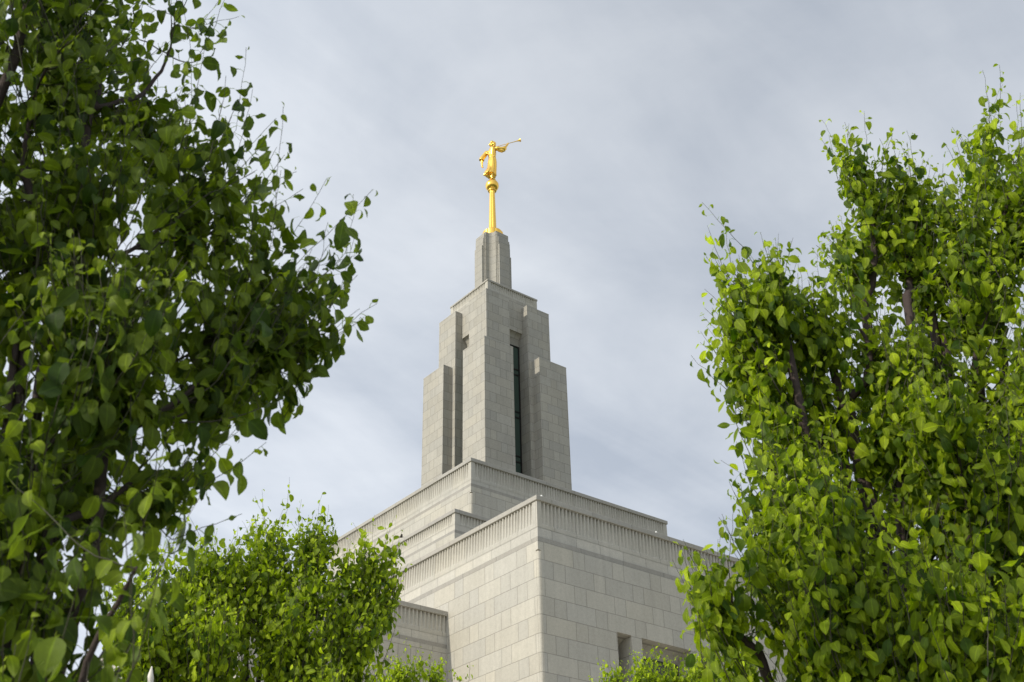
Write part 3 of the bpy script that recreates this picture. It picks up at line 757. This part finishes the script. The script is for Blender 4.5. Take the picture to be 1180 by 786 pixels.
def make_tree(label, base, lobes, leaf, seed, trunk_r, mat, fork=1.3, extra=(), shoot_len=(0.12, 0.3), group='young leafy trees', lean=0.5,
              spacing=0.032, tint_bias=0.0, twig_r=0.0016, leafy=1.0, limb=0.52, parent={}):
    rng = np.random.default_rng(seed)
    base = np.array((base[0], base[1], 0.0))
    root = empty('young_tree', base); tag(root, label, 'tree', group)
    wood, twig = Tubes(), Tubes()
    # trunk
    cen = np.mean([l[0] for l in lobes], axis=0)
    forkp = np.array([base[0] + (cen[0] - base[0]) * 0.12, base[1] + (cen[1] - base[1]) * 0.12, fork])
    tp = curve(base - np.array([0, 0, 0.05]), (base + forkp) / 2 + rng.normal(0, 0.03, 3), forkp, 10)
    wood.add(tp, np.linspace(trunk_r * 1.0, trunk_r * 0.75, 10) + np.exp(-np.linspace(0, 8, 10)) * trunk_r * 0.3, 12)
    P_, D_, O_, LN, PT, TI = [], [], [], [], [], []
    limbs = {}
    order = sorted(range(len(lobes)), key=lambda i: 0 if i not in parent else (1 if parent[i] not in parent else 2))
    for li in order:
        c, ra, rb, rz, ns = lobes[li]
        top = c + np.array([0, 0, rz * 0.55]) + rng.normal(0, 0.25, 3) * np.array([ra, ra, 0])
        low = c + np.array([0, 0, -rz * 0.7])
        start = forkp + np.array([0, 0, rng.uniform(-0.25, 0.15)])
        r_start = trunk_r * limb * min(1.0, 0.4 + ns / 70)
        if li in parent:
            pp_, pr_ = limbs[parent[li]]
            j = int(np.argmin(np.abs(pp_[:, 2] - (low[2] - 0.7 * np.linalg.norm(pp_[:, :2] - low[:2], axis=1))) + 0.4 * np.linalg.norm(pp_[:, :2] - low[:2], axis=1)))
            start = pp_[j]; r_start = max(pr_[j] * 0.75, twig_r * 2.2)
        mid = np.array([low[0] * 0.75 + start[0] * 0.25, low[1] * 0.75 + start[1] * 0.25, min(max(start[2] + 0.25, min(low[2], c[2])), c[2] - 0.3 * rz)])
        pts = np.concatenate([curve(start, (start + mid) / 2 + np.array([(mid[0] - start[0]) * 0.25, (mid[1] - start[1]) * 0.25, 0]), mid, 9)[:-1],
                              curve(mid, c + rng.normal(0, 0.06, 3), top, 12)])
        wob = rng.normal(0, 1, (len(pts), 3)); wob = (wob + np.roll(wob, 1, 0) + np.roll(wob, -1, 0)) / 3; pts[1:-1] += wob[1:-1] * 0.12 * np.linalg.norm(np.diff(pts, axis=0), axis=1)[:-1, None]
        rad = np.linspace(r_start, twig_r * 0.8, len(pts))
        wood.add(pts, rad, 7)
        limbs[li] = (pts, rad)
        ncl = max(3, ns // 13)
        cl_d = unit(rng.normal(0, 1, (ncl, 3))); cl_r = rng.random(ncl) ** 0.4 * 0.95
        nsp = int(ns * 0.3)
        for k in range(ns + nsp):
            q_ = rng.integers(ncl)
            dv = cl_d[q_] * cl_r[q_] + rng.normal(0, 0.17, 3) if rng.random() < 0.90 else unit(rng.normal(0, 1, 3)) * rng.random() ** 0.42
            r = min(1.05, np.linalg.norm(dv)); d = unit(dv[None])[0]
            P = c + d * r * np.array([1, 1, 0]) * ra + np.array([0, 0, d[2] * r * rz])
            # depth radius acts along the view-free horizontal y axis
            P[1] = c[1] + d[1] * r * rb
            sl_ = rng.uniform(*shoot_len); P[2] -= sl_ * 0.45
            dist = np.linalg.norm(pts[:, :2] - P[:2], axis=1)
            want = P[2] - dist * rng.uniform(0.7, 1.4)
            j = int(np.argmin(np.abs(pts[2:, 2] - want[2:]) + dist[2:] * 0.3)) + 2
            if k >= ns:
                j = int(rng.integers(len(pts) // 2, len(pts))); a_ = rng.uniform(0, 6.28)
                P = pts[j] + np.array([math.cos(a_), math.sin(a_), rng.uniform(0.2, 1.2)]) * rng.uniform(0.05, 0.16)
            A = pts[j]
            if np.linalg.norm(P - A) < 0.05: continue
            outw = P - A; outw[2] = 0
            oh = unit(outw[None])[0]
            ctrl = A + (P - A) * 0.5 + oh * np.linalg.norm(outw) * 0.18 + np.array([0, 0, -0.08 * np.linalg.norm(P - A)])
            updir = unit((oh * rng.uniform(0.0, 0.75) * lean * 2 + np.array([0, 0, 1.0]) + rng.normal(0, 0.18, 3))[None])[0]
            b1 = curve(A, ctrl, P, 7)
            b2 = P + updir * np.linspace(0, sl_, 6)[:, None] + (rng.normal(0, 1, 3) * 0.05 * sl_)[None] * (np.linspace(0, 1, 6) ** 2)[:, None]
            bpts = np.concatenate([b1, b2[1:]])
            blen = np.linalg.norm(np.diff(bpts, axis=0), axis=1); cum = np.concatenate([[0], np.cumsum(blen)])
            tot = cum[-1]
            r0 = min(rad[j] * 0.7, twig_r * (0.9 + 1.5 * tot))
            bpts[1:-1] += rng.normal(0, 0.05, (len(bpts) - 2, 3)) * np.linalg.norm(np.diff(bpts, axis=0), axis=1)[:-1, None]; twig.add(bpts, np.linspace(r0, twig_r * 0.45, len(bpts)), 5)
            # leaves along the outer part, golden-angle order
            start_s = max(0.03, tot - rng.uniform(0.45, 0.9) * leafy)
            ss = np.arange(start_s, tot, spacing * rng.uniform(0.85, 1.2))
            if len(ss) == 0: continue
            tip = np.clip((ss - (tot - 0.14)) / 0.14, 0, 1)
            bare = rng.random(len(ss)) < 0.15 * tip
            ss = ss[~bare]; tip = tip[~bare]
            if len(ss) == 0: continue
            pos = np.stack([np.interp(ss, cum, bpts[:, i]) for i in range(3)], 1)
            tang = unit(np.stack([np.interp(np.minimum(ss + 0.02, tot), cum, bpts[:, i]) for i in range(3)], 1) - np.stack([np.interp(np.maximum(ss - 0.02, 0), cum, bpts[:, i]) for i in range(3)], 1))
            phi = rng.uniform(0, 6.28) + np.arange(len(ss)) * 2.4 + rng.normal(0, 0.3, len(ss))
            ref = np.array([0.3, 0.5, 0.1]); e1 = unit(np.cross(tang, ref)); e2 = np.cross(tang, e1)
            rad_ = e1 * np.cos(phi)[:, None] + e2 * np.sin(phi)[:, None]
            pet = unit(rad_ + tang * (0.35 + 0.9 * tip)[:, None] + rng.normal(0, 0.12, (len(ss), 3)))
            P_.append(pos); D_.append(pet); O_.append(rad_ * 0.7 + oh * 0.5)
            ln = leaf * rng.uniform(0.55, 1.18, len(ss)) * (1 - 0.68 * tip ** 1.5)
            LN.append(ln); PT.append(leaf * rng.uniform(0.3, 0.7, len(ss)) * (1 - 0.6 * tip))
            shoot_t = rng.normal(0, 0.14)
            TI.append(np.clip(0.38 + tint_bias + shoot_t + rng.normal(0, 0.24, len(ss)) + 0.45 * tip, 0, 1))
    V, Q, ti, ve, al = leaves_mesh(rng, np.concatenate(P_), np.concatenate(D_), np.concatenate(O_), np.concatenate(LN), np.concatenate(PT), np.concatenate(TI))
    wv, wq = wood.arrays(); tv, tq = twig.arrays()
    me = mesh_from('trunk', [(wv - base, wq, 0)])
    link('trunk', me, M_bark, root)
    me = mesh_from('crown', [(V - base, Q, 0), (tv - base, tq, 1)],
                   {'tint': np.concatenate([ti, np.zeros(len(tv))]), 'vein': np.concatenate([ve, np.zeros(len(tv))]), 'along': np.concatenate([al, np.zeros(len(tv))])})
    link('crown', me, [mat, M_twig], root)
    print('TREE', label[:30], 'leaves', len(np.concatenate(LN)), 'base', base)
    return root

# --- right tree
b = at(1010, 786, 5.2)
make_tree('tall bright green tree filling the right of the picture, with pointed leaders', (b.x, b.y), [
    lobe(888, 420, 50, 130, 4.9, 107), lobe(870, 345, 38, 55, 4.8, 34), lobe(925, 370, 28, 45, 5.0, 18),
    lobe(925, 640, 68, 140, 4.7, 154), lobe(830, 710, 38, 55, 4.6, 36), lobe(885, 555, 28, 60, 4.8, 30), lobe(948, 385, 24, 50, 5.0, 34), lobe(950, 440, 35, 85, 5.1, 43), lobe(955, 570, 45, 80, 5.0, 51), lobe(960, 700, 50, 80, 4.7, 51),
    lobe(1003, 270, 40, 115, 5.2, 90), lobe(1065, 272, 42, 115, 5.3, 90), lobe(1110, 320, 45, 110, 5.4, 77),
    lobe(1150, 212, 28, 98, 5.6, 51), lobe(1185, 230, 30, 100, 5.6, 34), lobe(1118, 285, 28, 75, 5.4, 38), lobe(1000, 400, 50, 60, 5.0, 43), lobe(1150, 400, 60, 120, 5.2, 86),
    lobe(1040, 500, 85, 120, 5.1, 129), lobe(1130, 580, 80, 130, 4.9, 129), lobe(1010, 700, 85, 110, 4.6, 129), lobe(1120, 740, 80, 90, 4.4, 103),
    lobe(1240, 300, 70, 160, 5.5, 77), lobe(1240, 560, 80, 190, 5.0, 103),
    lobe(960, 900, 140, 100, 4.8, 103), lobe(1120, 910, 140, 110, 4.8, 103)],
    0.07, 11, 0.110, M_leaf, fork=1.2, tint_bias=-0.07, limb=0.34, lean=0.32)
# --- left tree (close to the camera)
b = at(-10, 940, 2.6)
make_tree('dark close tree filling the left edge with large drooping leaves', (b.x, b.y), [
    lobe(110, 60, 110, 130, 2.85, 68), lobe(200, 70, 40, 110, 2.9, 28), lobe(40, 160, 90, 130, 2.7, 55),
    lobe(225, 220, 45, 90, 2.8, 35), lobe(130, 280, 110, 110, 2.7, 68), lobe(283, 350, 52, 88, 2.85, 63), lobe(335, 362, 32, 66, 2.9, 39),
    lobe(265, 415, 55, 75, 2.75, 37), lobe(150, 440, 110, 100, 2.6, 61), lobe(60, 520, 95, 110, 2.5, 50),
    lobe(190, 540, 40, 65, 2.7, 17), lobe(110, 640, 75, 90, 2.5, 14), lobe(20, 690, 70, 110, 2.4, 20),
    lobe(60, 790, 80, 50, 2.05, 6), lobe(150, 690, 50, 50, 2.1, 6), lobe(15, 300, 50, 75, 2.7, 24),
    lobe(40, -160, 190, 160, 2.8, 78), lobe(-180, 150, 150, 250, 2.7, 78), lobe(-170, 500, 150, 250, 2.5, 72),
    (np.array([-1.80, 1.75, 3.5]), 0.45, 0.45, 0.9, 60), (np.array([-1.55, 1.45, 4.7]), 0.45, 0.45, 0.7, 55), (np.array([-1.75, 1.95, 5.6]), 0.45, 0.45, 0.5, 36)],  # out-of-view crown lobes added on the sun side to shade this tree
    0.06, 23, 0.104, M_leaf_shaded, fork=1.0, tint_bias=-0.1, limb=0.2, twig_r=0.0014, spacing=0.032, parent={1: 0, 3: 4, 5: 8, 6: 5, 7: 8, 10: 9})
# --- tree to the left, before the wing
b = at(290, 900, 8.8)
make_tree('bushy bright green tree with clustered tops standing before the temple wing', (b.x, b.y), [
    lobe(312, 645, 32, 46, 8.8, 95), lobe(364, 642, 25, 44, 8.9, 80), lobe(428, 672, 22, 50, 9.0, 70), lobe(398, 700, 25, 50, 9.0, 44),
    lobe(254, 665, 30, 46, 8.7, 75), lobe(205, 680, 38, 58, 8.6, 80), lobe(150, 715, 40, 70, 8.5, 70),
    lobe(320, 735, 60, 55, 8.6, 150), lobe(415, 745, 36, 50, 8.8, 100), lobe(230, 745, 60, 60, 8.4, 130), lobe(150, 800, 60, 60, 8.4, 70),
    lobe(370, 710, 30, 45, 8.7, 40), lobe(283, 700, 22, 50, 8.6, 45), lobe(365, 785, 45, 40, 8.5, 60), lobe(185, 715, 40, 60, 8.3, 60), lobe(330, 850, 110, 80, 8.6, 90)],
    0.07, 37, 0.102, M_leaf, fork=1.5, tint_bias=0.03, lean=0.35, spacing=0.036, limb=0.26)
# --- far trees at the foot of the hall
b = at(480, 900, 14.5)
make_tree('small far tree whose top shows below the wing corner', (b.x, b.y), [
    lobe(470, 785, 17, 22, 14.5, 60), lobe(492, 790, 18, 18, 14.6, 50), lobe(445, 795, 18, 22, 14.4, 40), lobe(545, 800, 8, 15, 14.7, 14),
    lobe(490, 850, 50, 45, 14.5, 80)], 0.075, 41, 0.07, M_leaf, fork=1.6, tint_bias=0.1, spacing=0.04)
b = at(770, 900, 15.5)
make_tree('small far tree before the hall windows with two rounded tops', (b.x, b.y), [
    lobe(713, 795, 13, 18, 15.5, 40), lobe(750, 787, 20, 28, 15.4, 80), lobe(780, 790, 20, 26, 15.5, 80), lobe(757, 800, 40, 20, 15.3, 80), lobe(700, 805, 30, 20, 15.6, 40),
    lobe(770, 860, 60, 50, 15.5, 90)], 0.075, 43, 0.07, M_leaf, fork=1.6, tint_bias=0.1, spacing=0.04)
b = at(850, 900, 14.5)
make_tree('small far tree half hidden by the right tree beside the windows', (b.x, b.y), [
    lobe(815, 785, 22, 28, 14.5, 70), lobe(850, 780, 25, 32, 14.6, 80), lobe(835, 815, 45, 25, 14.4, 60), lobe(850, 870, 60, 50, 14.5, 70)],
    0.075, 47, 0.07, M_leaf, fork=1.6, tint_bias=0.08, spacing=0.04)
